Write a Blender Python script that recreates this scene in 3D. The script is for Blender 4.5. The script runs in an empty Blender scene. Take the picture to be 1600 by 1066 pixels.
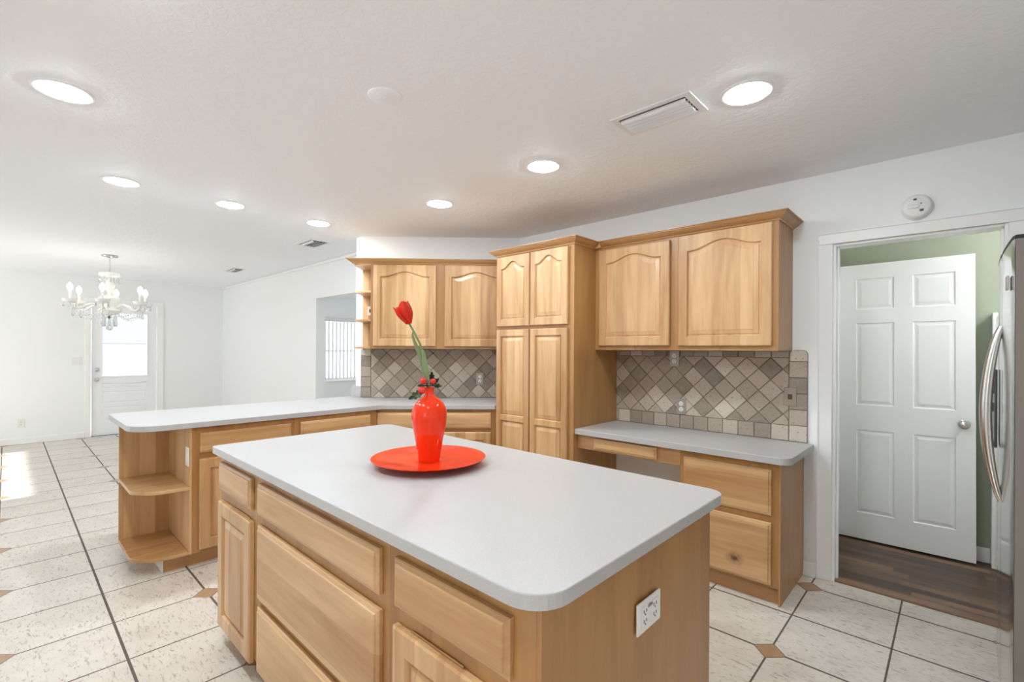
import bpy, bmesh, math, random
from mathutils import Vector, Matrix
C = bpy.context.scene.collection
SC = bpy.context.scene
PI = math.pi
random.seed(7)

# ------------------------------------------------------------------ camera
YAW, ROLL = math.radians(-43.12), math.radians(0.3165)
Fv = Vector((math.sin(YAW), math.cos(YAW), 0)); R0 = Vector((math.cos(YAW), -math.sin(YAW), 0)); U0 = Vector((0, 0, 1))
Rv = R0*math.cos(ROLL) + U0*math.sin(ROLL); Uv = U0*math.cos(ROLL) - R0*math.sin(ROLL)
cam = bpy.data.cameras.new('camera'); cam_o = bpy.data.objects.new('camera', cam); C.objects.link(cam_o)
M3 = Matrix((Rv, Uv, -Fv)).transposed()
cam_o.matrix_world = Matrix.Translation((0, 0, 1.371)) @ M3.to_4x4()
cam.sensor_width = 36; cam.lens = 740.5/1600*36; cam.shift_y = 13.28/1600; cam.clip_start = 0.02
SC.camera = cam_o

# ------------------------------------------------------------------ light
world = bpy.data.worlds.new('daylight'); SC.world = world; world.use_nodes = True
bg = world.node_tree.nodes['Background']; bg.inputs[0].default_value = (0.93, 0.97, 1.0, 1); bg.inputs[1].default_value = 1.4
sun = bpy.data.lights.new('sun', 'SUN'); sun.energy = 4.0; sun.angle = math.radians(1.0); sun.color = (1, .98, .96)
sun_o = bpy.data.objects.new('sun', sun); C.objects.link(sun_o)
sun_o.rotation_euler = (math.radians(54), 0, 0); sun_o.location = (-7, -6, 5)
LAMP_STRENGTH = 84.0
def portal(name, loc, rot, sx, sy):
    l = bpy.data.lights.new(name, 'AREA'); l.shape = 'RECTANGLE'; l.size = sx; l.size_y = sy
    l.cycles.is_portal = True
    o = bpy.data.objects.new(name, l); o.location = loc; o.rotation_euler = rot; C.objects.link(o)
portal('portal_patio', (-7.55, -2.62, 1.06), (math.radians(90), 0, 0), 2.7, 2.12)
portal('portal_added_front', (0.3, -2.62, 1.525), (math.radians(90), 0, 0), 1.2, 1.35)  # daylight through the opening added behind the camera
portal('portal_added_north', (-6.5, 6.62, 1.35), (math.radians(-90), 0, 0), 3.0, 1.7)  # daylight through the unseen opening added to the side room
portal('portal_bedroom', (-9.78, 5.3, 1.36), (math.radians(90), 0, math.radians(-90)), 1.5, 1.3)
SC.view_settings.view_transform = 'Standard'; SC.view_settings.look = 'None'
SC.view_settings.exposure = 1.12; SC.view_settings.gamma = 1.0; SC.view_settings.use_curve_mapping = False
SC.cycles.use_denoising = True; SC.cycles.max_bounces = 14; SC.cycles.diffuse_bounces = 10
SC.cycles.sample_clamp_indirect = 8.0; SC.cycles.caustics_reflective = False

# ------------------------------------------------------------------ materials
def nt(name):
    m = bpy.data.materials.new(name); m.use_nodes = True
    t = m.node_tree; return m, t, t.nodes['Principled BSDF']
def node(t, typ, **kw):
    n = t.nodes.new(typ)
    for k, v in kw.items(): setattr(n, k, v)
    return n
def mathn(t, op, a, b=None, c=None, clamp=False):
    n = t.nodes.new('ShaderNodeMath'); n.operation = op; n.use_clamp = clamp
    for i, v in enumerate((a, b, c)):
        if v is None: continue
        if isinstance(v, (int, float)): n.inputs[i].default_value = v
        else: t.links.new(v, n.inputs[i])
    return n.outputs[0]
def mixc(t, fac, a, b, blend='MIX'):
    n = t.nodes.new('ShaderNodeMix'); n.data_type = 'RGBA'; n.blend_type = blend
    for s, v in ((n.inputs[0], fac), (n.inputs[6], a), (n.inputs[7], b)):
        if isinstance(v, (int, float)): s.default_value = v
        elif isinstance(v, tuple): s.default_value = v if len(v) == 4 else (*v, 1)
        else: t.links.new(v, s)
    return n.outputs[2]
def noise(t, vec, scale, detail=3, rough=.5, dist=0):
    n = t.nodes.new('ShaderNodeTexNoise'); n.inputs['Scale'].default_value = scale
    n.inputs['Detail'].default_value = detail; n.inputs['Roughness'].default_value = rough; n.inputs['Distortion'].default_value = dist
    if vec is not None: t.links.new(vec, n.inputs['Vector'])
    return n.outputs[0]
def ramp(t, fac, stops):
    n = t.nodes.new('ShaderNodeValToRGB'); e = n.color_ramp.elements
    while len(e) < len(stops): e.new(.5)
    for i, (p, c) in enumerate(stops):
        e[i].position = p; e[i].color = (*c, 1) if len(c) == 3 else c
    t.links.new(fac, n.inputs[0]); return n.outputs[0]
def objco(t, scale=(1, 1, 1), rot=(0, 0, 0)):
    tc = t.nodes.new('ShaderNodeTexCoord'); mp = t.nodes.new('ShaderNodeMapping')
    mp.inputs['Scale'].default_value = scale; mp.inputs['Rotation'].default_value = rot
    t.links.new(tc.outputs['Object'], mp.inputs[0]); return mp.outputs[0], tc.outputs['Object']
def bump(t, bsdf, h, strength, dist=.01):
    b = t.nodes.new('ShaderNodeBump'); b.inputs['Strength'].default_value = strength; b.inputs['Distance'].default_value = dist
    t.links.new(h, b.inputs['Height']); t.links.new(b.outputs[0], bsdf.inputs['Normal'])
def plain(name, col, rough=.5, metal=0., bumps=None, coat=0., trans=0., var=0.):
    m, t, b = nt(name)
    b.inputs['Base Color'].default_value = (*col, 1); b.inputs['Roughness'].default_value = rough
    b.inputs['Metallic'].default_value = metal; b.inputs['Coat Weight'].default_value = coat
    b.inputs['Transmission Weight'].default_value = trans
    v, _ = objco(t)
    if var:
        c = mixc(t, noise(t, v, 6, 4), tuple(x*(1-var) for x in col), tuple(min(1, x*(1+var)) for x in col))
        t.links.new(c, b.inputs['Base Color'])
    if bumps: bump(t, b, noise(t, v, bumps[0], 4, .6), bumps[1], bumps[2])
    return m
def emit(name, col, s):
    m, t, b = nt(name); b.inputs['Base Color'].default_value = (.8, .8, .8, 1)
    b.inputs['Emission Color'].default_value = (*col, 1); b.inputs['Emission Strength'].default_value = s
    return m
def wood(name, light, dark, axis='z', rough=.36, stave=.085, knot=None, coat=.15):
    m, t, b = nt(name)
    _, oc = objco(t)
    oi = t.nodes.new('ShaderNodeObjectInfo')
    add = t.nodes.new('ShaderNodeVectorMath'); add.operation = 'ADD'
    sc = t.nodes.new('ShaderNodeVectorMath'); sc.operation = 'SCALE'; sc.inputs[3].default_value = 17.3
    comb = t.nodes.new('ShaderNodeCombineXYZ')
    for i in range(3): t.links.new(oi.outputs['Random'], comb.inputs[i])
    t.links.new(comb.outputs[0], sc.inputs[0]); t.links.new(oc, add.inputs[0]); t.links.new(sc.outputs[0], add.inputs[1])
    mp = t.nodes.new('ShaderNodeMapping'); t.links.new(add.outputs[0], mp.inputs[0])
    mp.inputs['Scale'].default_value = (9, 9, 1.1) if axis == 'z' else (1.1, 9, 9)
    mp2 = t.nodes.new('ShaderNodeMapping'); t.links.new(add.outputs[0], mp2.inputs[0])
    mp2.inputs['Scale'].default_value = (60, 60, 3.5) if axis == 'z' else (3.5, 60, 60)
    n1 = noise(t, mp.outputs[0], 1.0, 5, .55, .8); n2 = noise(t, mp2.outputs[0], 1.0, 3, .5, .3)
    n3 = noise(t, add.outputs[0], 3.2, 2, .5)
    sp = t.nodes.new('ShaderNodeSeparateXYZ'); t.links.new(add.outputs[0], sp.inputs[0])
    a = sp.outputs[0] if axis == 'z' else sp.outputs[2]
    wob = mathn(t, 'MULTIPLY', n3, .004)
    cell = mathn(t, 'FLOOR', mathn(t, 'DIVIDE', mathn(t, 'ADD', a, wob), stave))
    wn = t.nodes.new('ShaderNodeTexWhiteNoise'); wn.noise_dimensions = '1D'; t.links.new(cell, wn.inputs['W'])
    f = mathn(t, 'ADD', mathn(t, 'MULTIPLY', n1, .62), mathn(t, 'MULTIPLY', n2, .18))
    f = mathn(t, 'ADD', f, mathn(t, 'MULTIPLY', wn.outputs['Value'], .26))
    mid = tuple((x+y)/2 for x, y in zip(light, dark))
    col = ramp(t, f, [(.34, dark), (.53, mid), (.72, light)])
    if knot:
        sp2 = t.nodes.new('ShaderNodeSeparateXYZ'); t.links.new(oc, sp2.inputs[0])
        dx = mathn(t, 'MULTIPLY', mathn(t, 'SUBTRACT', sp2.outputs[0], knot[0]), .75)
        dz = mathn(t, 'SUBTRACT', sp2.outputs[2], knot[1])
        d = mathn(t, 'SQRT', mathn(t, 'ADD', mathn(t, 'MULTIPLY', dx, dx), mathn(t, 'MULTIPLY', dz, dz)))
        d = mathn(t, 'ADD', d, mathn(t, 'MULTIPLY', mathn(t, 'SUBTRACT', noise(t, oc, 60, 3), .5), .03))
        k = ramp(t, d, [(.004, (1, 1, 1)), (.022, (.35, .35, .35)), (.045, (0, 0, 0))])
        col = mixc(t, k, col, (dark[0]*.35, dark[1]*.28, dark[2]*.25))
    t.links.new(col, b.inputs['Base Color'])
    b.inputs['Roughness'].default_value = rough; b.inputs['Coat Weight'].default_value = coat; b.inputs['Coat Roughness'].default_value = .3
    bump(t, b, n2, .05, .002)
    return m
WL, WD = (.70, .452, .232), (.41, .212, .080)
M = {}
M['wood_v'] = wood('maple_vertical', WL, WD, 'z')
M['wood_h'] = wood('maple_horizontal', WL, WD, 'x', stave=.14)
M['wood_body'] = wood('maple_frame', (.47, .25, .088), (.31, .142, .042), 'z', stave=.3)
M['wood_crown'] = wood('maple_crown', (.56, .32, .13), (.42, .215, .08), 'x', stave=.5)
M['wood_knot'] = wood('maple_knotty', WL, WD, 'x', stave=.14, knot=(.30, .10))
M['toe'] = wood('maple_toe', (.50, .27, .11), (.33, .165, .065), 'x', stave=.5)
M['wall'] = plain('white_wall_paint', (.86, .875, .875), .6, bumps=(90, .06, .002))
M['ceiling'] = None
m, t, b = nt('textured_ceiling_paint'); v, _ = objco(t, (1, 1, 1)); v2, _ = objco(t, (14, 5, 1), (0, 0, .5))
b.inputs['Base Color'].default_value = (.868, .89, .92, 1); b.inputs['Roughness'].default_value = .75
h = mathn(t, 'ADD', ramp(t, noise(t, v, 26, 4, .6, .8), [(.42, (0, 0, 0)), (.6, (1, 1, 1))]), mathn(t, 'MULTIPLY', noise(t, v2, 4, 4, .6), .8))
bump(t, b, h, .22, .005); M['ceiling'] = m
# painted panelling: faint vertical grooves
m, t, b = nt('painted_panelling'); v, oc = objco(t); sp = node(t, 'ShaderNodeSeparateXYZ'); t.links.new(oc, sp.inputs[0])
b.inputs['Base Color'].default_value = (.86, .875, .88, 1); b.inputs['Roughness'].default_value = .5
g = mathn(t, 'ABSOLUTE', mathn(t, 'SUBTRACT', mathn(t, 'FRACT', mathn(t, 'DIVIDE', sp.outputs[0], .2)), .5))
bump(t, b, mathn(t, 'LESS_THAN', g, .02), -.25, .003); M['panelling'] = m
M['trim'] = plain('white_gloss_trim', (.88, .885, .885), .32, bumps=(40, .02, .001))
M['door_white'] = plain('white_door_paint', (.87, .885, .90), .35, bumps=(50, .03, .001))
M['green'] = plain('sage_green_paint', (.35, .39, .30), .6, bumps=(90, .05, .002))
m, t, b = nt('off_white_laminate'); v, _ = objco(t)
c = mixc(t, ramp(t, noise(t, v, 420, 2, .6), [(.35, (0, 0, 0)), (.65, (1, 1, 1))]), (.43, .42, .415), (.49, .48, .475))
c = mixc(t, mathn(t, 'MULTIPLY', noise(t, v, 2.5, 3), .25), c, (.465, .455, .445))
t.links.new(c, b.inputs['Base Color']); b.inputs['Roughness'].default_value = .38; M['laminate'] = m
# floor tile
m, t, b = nt('travertine_floor_tile'); _, oc = objco(t); sp = node(t, 'ShaderNodeSeparateXYZ'); t.links.new(oc, sp.inputs[0])
PX, PY, X0, Y0 = .406, .404, -.21, .372
u = mathn(t, 'DIVIDE', mathn(t, 'SUBTRACT', sp.outputs[0], X0), PX); w_ = mathn(t, 'DIVIDE', mathn(t, 'SUBTRACT', sp.outputs[1], Y0), PY)
def dist_line(x, p):      # metres to nearest grid line
    return mathn(t, 'MULTIPLY', mathn(t, 'SUBTRACT', .5, mathn(t, 'ABSOLUTE', mathn(t, 'SUBTRACT', mathn(t, 'FRACT', x), .5))), p)
du, dw = dist_line(u, PX), dist_line(w_, PY)
gl = mathn(t, 'LESS_THAN', mathn(t, 'MINIMUM', mathn(t, 'MULTIPLY', du, 1.4), dw), .0056)
def dist_odd(x, p):       # metres to nearest odd grid line
    return mathn(t, 'MULTIPLY', mathn(t, 'ABSOLUTE', mathn(t, 'SUBTRACT', mathn(t, 'FRACT', mathn(t, 'DIVIDE', x, 2)), .5)), 2*p)
dd = mathn(t, 'ADD', dist_odd(u, PX), dist_odd(w_, PY))
dia = mathn(t, 'LESS_THAN', dd, .064); diag_g = mathn(t, 'LESS_THAN', dd, .070)
cx = node(t, 'ShaderNodeCombineXYZ'); t.links.new(mathn(t, 'FLOOR', u), cx.inputs[0]); t.links.new(mathn(t, 'FLOOR', w_), cx.inputs[1])
wn = node(t, 'ShaderNodeTexWhiteNoise'); wn.noise_dimensions = '2D'; t.links.new(cx.outputs[0], wn.inputs['Vector'])
off = node(t, 'ShaderNodeVectorMath'); off.operation = 'MULTIPLY_ADD'; t.links.new(wn.outputs['Color'], off.inputs[0])
off.inputs[1].default_value = (9, 9, 9); t.links.new(oc, off.inputs[2])
mpf = node(t, 'ShaderNodeMapping'); mpf.inputs['Scale'].default_value = (11, 34, 14); mpf.inputs['Rotation'].default_value = (0, 0, .35); t.links.new(off.outputs[0], mpf.inputs[0])
fl = noise(t, mpf.outputs[0], 2.3, 6, .66, .9)
cloud = noise(t, off.outputs[0], 7, 4, .6)
col = mixc(t, cloud, (.52, .46, .395), (.77, .72, .65))
col = mixc(t, ramp(t, fl, [(.545, (0, 0, 0)), (.62, (.55, .55, .55)), (.72, (.95, .95, .95))]), col, (.23, .18, .135))
col = mixc(t, mathn(t, 'MULTIPLY', wn.outputs['Value'], .22), col, (.80, .78, .74))
dcol = mixc(t, noise(t, oc, 22, 4, .6), (.30, .17, .09), (.50, .31, .17))
grout = mixc(t, noise(t, oc, 60, 2), (.065, .052, .040), (.14, .115, .09))
base = mixc(t, gl, col, grout); base = mixc(t, diag_g, base, grout); base = mixc(t, dia, base, dcol)
t.links.new(base, b.inputs['Base Color'])
isg = mathn(t, 'SUBTRACT', mathn(t, 'MAXIMUM', gl, diag_g), dia, clamp=True)
t.links.new(mathn(t, 'MULTIPLY_ADD', isg, .4, .30), b.inputs['Roughness'])
bump(t, b, mathn(t, 'ADD', mathn(t, 'MULTIPLY', isg, -1), mathn(t, 'MULTIPLY', fl, -.25)), .22, .004); M['floor'] = m
# hall plank floor
m, t, b = nt('dark_plank_floor'); _, oc = objco(t); sp = node(t, 'ShaderNodeSeparateXYZ'); t.links.new(oc, sp.inputs[0])
row = mathn(t, 'FLOOR', mathn(t, 'DIVIDE', sp.outputs[1], .062)); wn = node(t, 'ShaderNodeTexWhiteNoise'); wn.noise_dimensions = '2D'
cb = node(t, 'ShaderNodeCombineXYZ'); t.links.new(row, cb.inputs[0])
rs = node(t, 'ShaderNodeTexWhiteNoise'); rs.noise_dimensions = '1D'; t.links.new(row, rs.inputs['W'])
t.links.new(mathn(t, 'FLOOR', mathn(t, 'ADD', mathn(t, 'DIVIDE', sp.outputs[0], .6), mathn(t, 'MULTIPLY', rs.outputs['Value'], 5))), cb.inputs[1])
t.links.new(cb.outputs[0], wn.inputs['Vector'])
mp = node(t, 'ShaderNodeMapping'); mp.inputs['Scale'].default_value = (3, 45, 10); t.links.new(oc, mp.inputs[0])
g1 = noise(t, mp.outputs[0], 1.2, 5, .6, .5)
f = mathn(t, 'ADD', mathn(t, 'MULTIPLY', wn.outputs['Value'], .5), mathn(t, 'MULTIPLY', g1, .6))
t.links.new(ramp(t, f, [(.2, (.035, .02, .012)), (.5, (.085, .05, .03)), (.85, (.20, .12, .07))]), b.inputs['Base Color'])
b.inputs['Roughness'].default_value = .4; bump(t, b, g1, .1, .002); M['plank'] = m
M['threshold'] = wood('threshold_oak', (.30, .17, .085), (.18, .095, .045), 'x', stave=.5)
# tumbled travertine wall tile, tone varies tile by tile
m, t, b = nt('tumbled_travertine'); _, oc = objco(t)
ge = node(t, 'ShaderNodeNewGeometry')
tone = ramp(t, ge.outputs['Random Per Island'], [(0, (.17, .13, .10)), (.35, (.28, .225, .175)), (.7, (.42, .35, .28)), (1, (.66, .59, .51))])
cl = noise(t, oc, 22, 5, .65, .4)
c = mixc(t, mathn(t, 'MULTIPLY', cl, .5), tone, (.56, .49, .41))
pits = ramp(t, noise(t, oc, 85, 3, .6), [(.60, (0, 0, 0)), (.67, (.8, .8, .8))])
c = mixc(t, pits, c, (.16, .11, .08)); t.links.new(c, b.inputs['Base Color']); b.inputs['Roughness'].default_value = .55
bump(t, b, mathn(t, 'SUBTRACT', mathn(t, 'MULTIPLY', cl, .4), pits), .25, .003); M['stone'] = m
M['grout'] = plain('stone_grout', (.27, .225, .185), .85, bumps=(200, .2, .001))
m, t, b = nt('brushed_stainless'); v, _ = objco(t, (30, 30, .4)); b.inputs['Metallic'].default_value = 1
b.inputs['Base Color'].default_value = (.62, .62, .61, 1)
t.links.new(mathn(t, 'MULTIPLY_ADD', noise(t, v, 4, 3), .08, .09), b.inputs['Roughness']); M['steel'] = m
M['steel_dark'] = plain('dark_cabinet_side', (.085, .072, .06), .5, 0, bumps=(140, .06, .001))
M['chrome'] = plain('satin_nickel', (.60, .59, .57), .22, 1.0)
M['black'] = plain('black_rubber', (.015, .015, .016), .5)
M['dark_gray'] = plain('dark_gray_plastic', (.07, .07, .075), .3)
M['plastic'] = plain('white_plastic', (.80, .80, .78), .35)
M['slot'] = plain('dark_slot', (.06, .05, .045), .6)
M['steel_plate'] = plain('brushed_plate', (.42, .39, .35), .42, .7)
M['stone_plate'] = plain('stone_coloured_plate', (.34, .28, .22), .5, var=.3)
M['vent'] = plain('white_vent_enamel', (.78, .79, .80), .4)
M['red'] = plain('red_orange_glaze', (.80, .040, .006), .035)
M['red_plate'] = plain('red_orange_plate_glaze', (.78, .042, .007), .17)
for k_ in ('red', 'red_plate'): M[k_].node_tree.nodes['Principled BSDF'].inputs['Specular IOR Level'].default_value = .38
M['petal'] = plain('tulip_petal', (.82, .045, .012), .45, var=.25)
M['stem'] = plain('tulip_stem', (.16, .24, .07), .5, var=.2)
M['leaf'] = plain('tulip_leaf', (.34, .40, .22), .5, var=.3)
m, t, b = nt('variegated_holly_leaf'); v, _ = objco(t)
t.links.new(ramp(t, noise(t, v, 55, 2), [(.45, (.025, .05, .025)), (.7, (.20, .23, .10))]), b.inputs['Base Color']); b.inputs['Roughness'].default_value = .35; M['holly'] = m
M['berry'] = plain('holly_berry', (.62, .03, .012), .25, coat=0., var=.2)
M['twig'] = plain('dark_twig', (.03, .018, .012), .7)
M['milk'] = plain('milk_glass', (.86, .86, .83), .25, coat=.3)
M['crystal'] = plain('crystal_glass', (.93, .94, .95), .05, coat=.2, trans=.85)
M['bulb'] = emit('lit_bulb', (1, .95, .86), 9.0)
M['lens'] = emit('lit_downlight_lens', (.87, .95, 1), LAMP_STRENGTH)
m, t, b = nt('window_glass'); b.inputs['Base Color'].default_value = (.97, .99, .98, 1); b.inputs['Transmission Weight'].default_value = 1; b.inputs['Roughness'].default_value = 0; b.inputs['IOR'].default_value = 1.1; M['glass'] = m
m, t, b = nt('white_shade_fabric'); b.inputs['Base Color'].default_value = (.86, .87, .88, 1); b.inputs['Roughness'].default_value = .7
tr = node(t, 'ShaderNodeBsdfTranslucent'); tr.inputs[0].default_value = (.9, .92, .95, 1); mx = node(t, 'ShaderNodeMixShader'); mx.inputs[0].default_value = .5
t.links.new(b.outputs[0], mx.inputs[1]); t.links.new(tr.outputs[0], mx.inputs[2]); t.links.new(mx.outputs[0], t.nodes['Material Output'].inputs[0]); M['shade'] = m
M['vane'] = plain('vertical_blind_vane', (.74, .75, .75), .5)
M['garden'] = plain('garden_grass', (.25, .32, .16), .9, var=.3)

# ------------------------------------------------------------------ mesh helpers
def box(bm, x0, x1, y0, y1, z0, z1, bev=0.0, seg=2):
    vs = [bm.verts.new(p) for p in ((x0,y0,z0),(x1,y0,z0),(x1,y1,z0),(x0,y1,z0),(x0,y0,z1),(x1,y0,z1),(x1,y1,z1),(x0,y1,z1))]
    fs = [bm.faces.new([vs[i] for i in f]) for f in ((3,2,1,0),(4,5,6,7),(0,1,5,4),(1,2,6,5),(2,3,7,6),(3,0,4,7))]
    if bev:
        es = set(e for f in fs for e in f.edges)
        bmesh.ops.bevel(bm, geom=list(es), offset=bev, segments=seg, affect='EDGES', profile=.5)
    return bm
def B(*a, **k): return box(bmesh.new(), *a, **k)
def lathe(bm, prof, n=32, c=(0, 0, 0), axis='z'):
    rings = []
    for r, z in prof:
        ring = []
        if r < 1e-5:
            pts = [(0, 0, z)]
        else:
            pts = [(r*math.cos(2*PI*i/n), r*math.sin(2*PI*i/n), z) for i in range(n)]
        for p in pts:
            if axis == 'y': p = (p[0], p[2], p[1])
            if axis == 'x': p = (p[2], p[0], p[1])
            ring.append(bm.verts.new((p[0]+c[0], p[1]+c[1], p[2]+c[2])))
        rings.append(ring)
    for a, b2 in zip(rings, rings[1:]):
        for i in range(n):
            j = (i+1) % n
            if len(a) == 1 and len(b2) == 1: continue
            if len(a) == 1: bm.faces.new((a[0], b2[i], b2[j]))
            elif len(b2) == 1: bm.faces.new((a[i], a[j], b2[0]))
            else: bm.faces.new((a[i], a[j], b2[j], b2[i]))
    bmesh.ops.recalc_face_normals(bm, faces=bm.faces[:])
    return bm
def tube(bm, pts, rad, n=10, cap=True):
    pts = [Vector(p) for p in pts]; rings = []
    rads = rad if isinstance(rad, (list, tuple)) else [rad]*len(pts)
    prev = None
    for i, p in enumerate(pts):
        d = (pts[min(i+1, len(pts)-1)] - pts[max(i-1, 0)]).normalized()
        if prev is None:
            a = d.orthogonal().normalized()
        else:
            a = (prev - d*prev.dot(d))
            a = a.normalized() if a.length > 1e-6 else d.orthogonal().normalized()
        prev = a; b2 = d.cross(a)
        rings.append([bm.verts.new(p + (a*math.cos(2*PI*k/n) + b2*math.sin(2*PI*k/n))*rads[i]) for k in range(n)])
    for r1, r2 in zip(rings, rings[1:]):
        for k in range(n):
            bm.faces.new((r1[k], r1[(k+1) % n], r2[(k+1) % n], r2[k]))
    if cap:
        bm.faces.new(rings[0][::-1]); bm.faces.new(rings[-1])
    return bm
def sphere(bm, c, r, sz=1.0, u=12, v=8):
    prof = [(r*math.sin(PI*i/v) if 0 < i < v else 0, -r*sz*math.cos(PI*i/v)) for i in range(v+1)]
    return lathe(bm, prof, u, c)
def prism(bm, pts, z0, z1, bev=0.0):
    lo = [bm.verts.new((x, y, z0)) for x, y in pts]; hi = [bm.verts.new((x, y, z1)) for x, y in pts]
    n = len(pts); top = bm.faces.new(hi); bm.faces.new(lo[::-1])
    for i in range(n): bm.faces.new((lo[i], lo[(i+1) % n], hi[(i+1) % n], hi[i]))
    bmesh.ops.recalc_face_normals(bm, faces=bm.faces[:])
    if bev: bmesh.ops.bevel(bm, geom=list(top.edges), offset=bev, segments=2, affect='EDGES', profile=.5)
    return bm
def rounded(pts, n=8):
    """pts: (x, y, radius) polygon -> list with rounded corners"""
    out = []
    for i, (x, y, r) in enumerate(pts):
        if r <= 0: out.append((x, y)); continue
        p = Vector((x, y)); a = (Vector(pts[i-1][:2])-p).normalized(); b2 = (Vector(pts[(i+1) % len(pts)][:2])-p).normalized()
        half = math.acos(max(-1, min(1, a.dot(b2))))/2; tl = r/math.tan(half)
        cen = p + (a+b2).normalized()*(r/math.sin(half)); s, e = p+a*tl-cen, p+b2*tl-cen
        a0 = math.atan2(s.y, s.x); da = math.atan2(e.y, e.x)-a0
        while da > PI: da -= 2*PI
        while da < -PI: da += 2*PI
        for k in range(n+1):
            q = a0+da*k/n; out.append((cen.x+r*math.cos(q), cen.y+r*math.sin(q)))
    return out
def obj(name, bm, mat, parent=None, smooth=None, loc=None, rot=None):
    me = bpy.data.meshes.new(name); bm.to_mesh(me); bm.free()
    o = bpy.data.objects.new(name, me); C.objects.link(o)
    if mat is not None: me.materials.append(mat)
    if smooth is not None:
        me.polygons.foreach_set('use_smooth', [True]*len(me.polygons))
        if smooth < 180: me.set_sharp_from_angle(angle=math.radians(smooth))
    if loc: o.location = loc
    if rot: o.rotation_euler = rot
    if parent is not None: o.parent = parent
    return o
def tag(o, label, cat, group=None, kind=None):
    o['label'] = label; o['category'] = cat
    if group: o['group'] = group
    if kind: o['kind'] = kind
    return o
def thing(name, label, cat, loc=(0, 0, 0), rotz=0.0, group=None):
    o = bpy.data.objects.new(name, None); C.objects.link(o); o.location = loc; o.rotation_euler = (0, 0, rotz)
    o.empty_display_size = .1
    return tag(o, label, cat, group)
def struct(name, bm, mat, parent=None, label=None, cat=None, **k):
    o = obj(name, bm, mat, parent, **k)
    if parent is None:
        o['kind'] = 'structure'
        if label: o['label'] = label
        if cat: o['category'] = cat
    return o
def dup(root, loc, rotz=None, label=None):
    r = root.copy(); C.objects.link(r); r.location = loc
    if rotz is not None: r.rotation_euler = (0, 0, rotz)
    if label: r['label'] = label
    for ch in list(root.children):
        c = ch.copy(); C.objects.link(c); c.parent = r
        for g in list(ch.children):
            d = g.copy(); C.objects.link(d); d.parent = c
    return r

# ------------------------------------------------------------------ the setting
ZC = 2.44
struct('floor', B(-9.6, 1.1, -2.6, 3.385, -.12, 0), M['floor'], label='beige stone-look tile floor with small brown diamond insets', cat='floor')
bm = B(-9.6, -3.24, 3.385, 6.6, -.12, 0); struct('floor.001', bm, M['floor'], label='pale tile floor of the room beyond the wall opening', cat='floor')
struct('floor.002', B(-1.4, 1.1, 3.445, 4.6, -.12, .004), M['plank'], label='dark brown wood plank floor through the right doorway', cat='floor')
struct('trim_1', B(-.53, .18, 3.375, 3.444, -.02, .009, bev=.003), M['threshold'], label='brown wood threshold strip under the right doorway', cat='threshold')
struct('ceiling', B(-9.75, 1.2, -2.75, 6.75, ZC, ZC+.1), M['ceiling'], label='white textured ceiling over the kitchen and dining area', cat='ceiling')
YB = 3.37
bm = bmesh.new()                                    # right-hand wall with the hall doorway
box(bm, -3.06, -.535, YB, YB+.12, 0, ZC); box(bm, -.535, .187, YB, YB+.12, 2.01, ZC); box(bm, .187, 1.1, YB, YB+.12, 0, ZC)
struct('wall_back', bm, M['wall'], label='white wall behind the pantry and desk with a doorway', cat='wall')
bm = prism(bmesh.new(), [(-4.115, 2.315), (-3.06, 3.37), (-3.06, 3.49), (-3.24, 3.49), (-4.235, 2.45), (-4.235, 2.315)], 0, ZC)
struct('wall_corner', bm, M['wall'], label='white diagonal wall behind the corner wall cabinets', cat='wall')
bm = bmesh.new()
box(bm, -9.6, -5.864, 2.66, 2.78, 0, ZC); box(bm, -5.864, -4.62, 2.66, 2.78, 2.0, ZC); box(bm, -4.62, -4.04, 2.66, 2.78, 0, ZC)
struct('wall_dining', bm, M['panelling'], label='white panelled dining wall with an open passage', cat='wall')
bm = bmesh.new()                                    # far left wall, door opening and bedroom window
box(bm, -9.75, -9.6, -2.6, .885, 0, ZC); box(bm, -9.75, -9.6, .885, 1.70, 2.055, ZC); box(bm, -9.75, -9.6, 1.70, 4.50, 0, ZC)
box(bm, -9.75, -9.6, 4.50, 6.15, 0, .70); box(bm, -9.75, -9.6, 4.50, 6.15, 2.03, ZC); box(bm, -9.75, -9.6, 6.15, 6.6, 0, ZC)
struct('wall_left', bm, M['wall'], label='white far wall of the dining area with the half-glass door', cat='wall')
bm = bmesh.new(); box(bm, -9.6, -8.0, 6.6, 6.72, 0, ZC); box(bm, -5.0, -3.24, 6.6, 6.72, 0, ZC); box(bm, -8.0, -5.0, 6.6, 6.72, 0, .5); box(bm, -8.0, -5.0, 6.6, 6.72, 2.2, ZC); box(bm, -3.24, -3.12, 3.5, 6.6, 0, ZC)  # opening in the far wall is unseen, added to brighten this room
struct('wall_bedroom', bm, M['wall'], label='white walls of the room beyond the passage', cat='wall')
bm = bmesh.new()                                    # unseen wall behind the camera, openings added to let daylight in
for x0, x1, z0, z1 in ((-9.75, -8.9, 0, ZC), (-8.9, -6.2, 2.12, ZC), (-6.2, -.3, 0, ZC), (-.3, .9, 0, .85), (-.3, .9, 2.2, ZC), (.9, 1.2, 0, ZC)):
    box(bm, x0, x1, -2.75, -2.6, z0, z1)
struct('wall_front', bm, M['wall'], label='white wall behind the viewpoint, unseen, with openings added for daylight', cat='wall')
struct('wall_right', B(1.1, 1.2, -2.6, YB+.12, 0, ZC), M['wall'], label='white wall behind the refrigerator', cat='wall')
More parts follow.
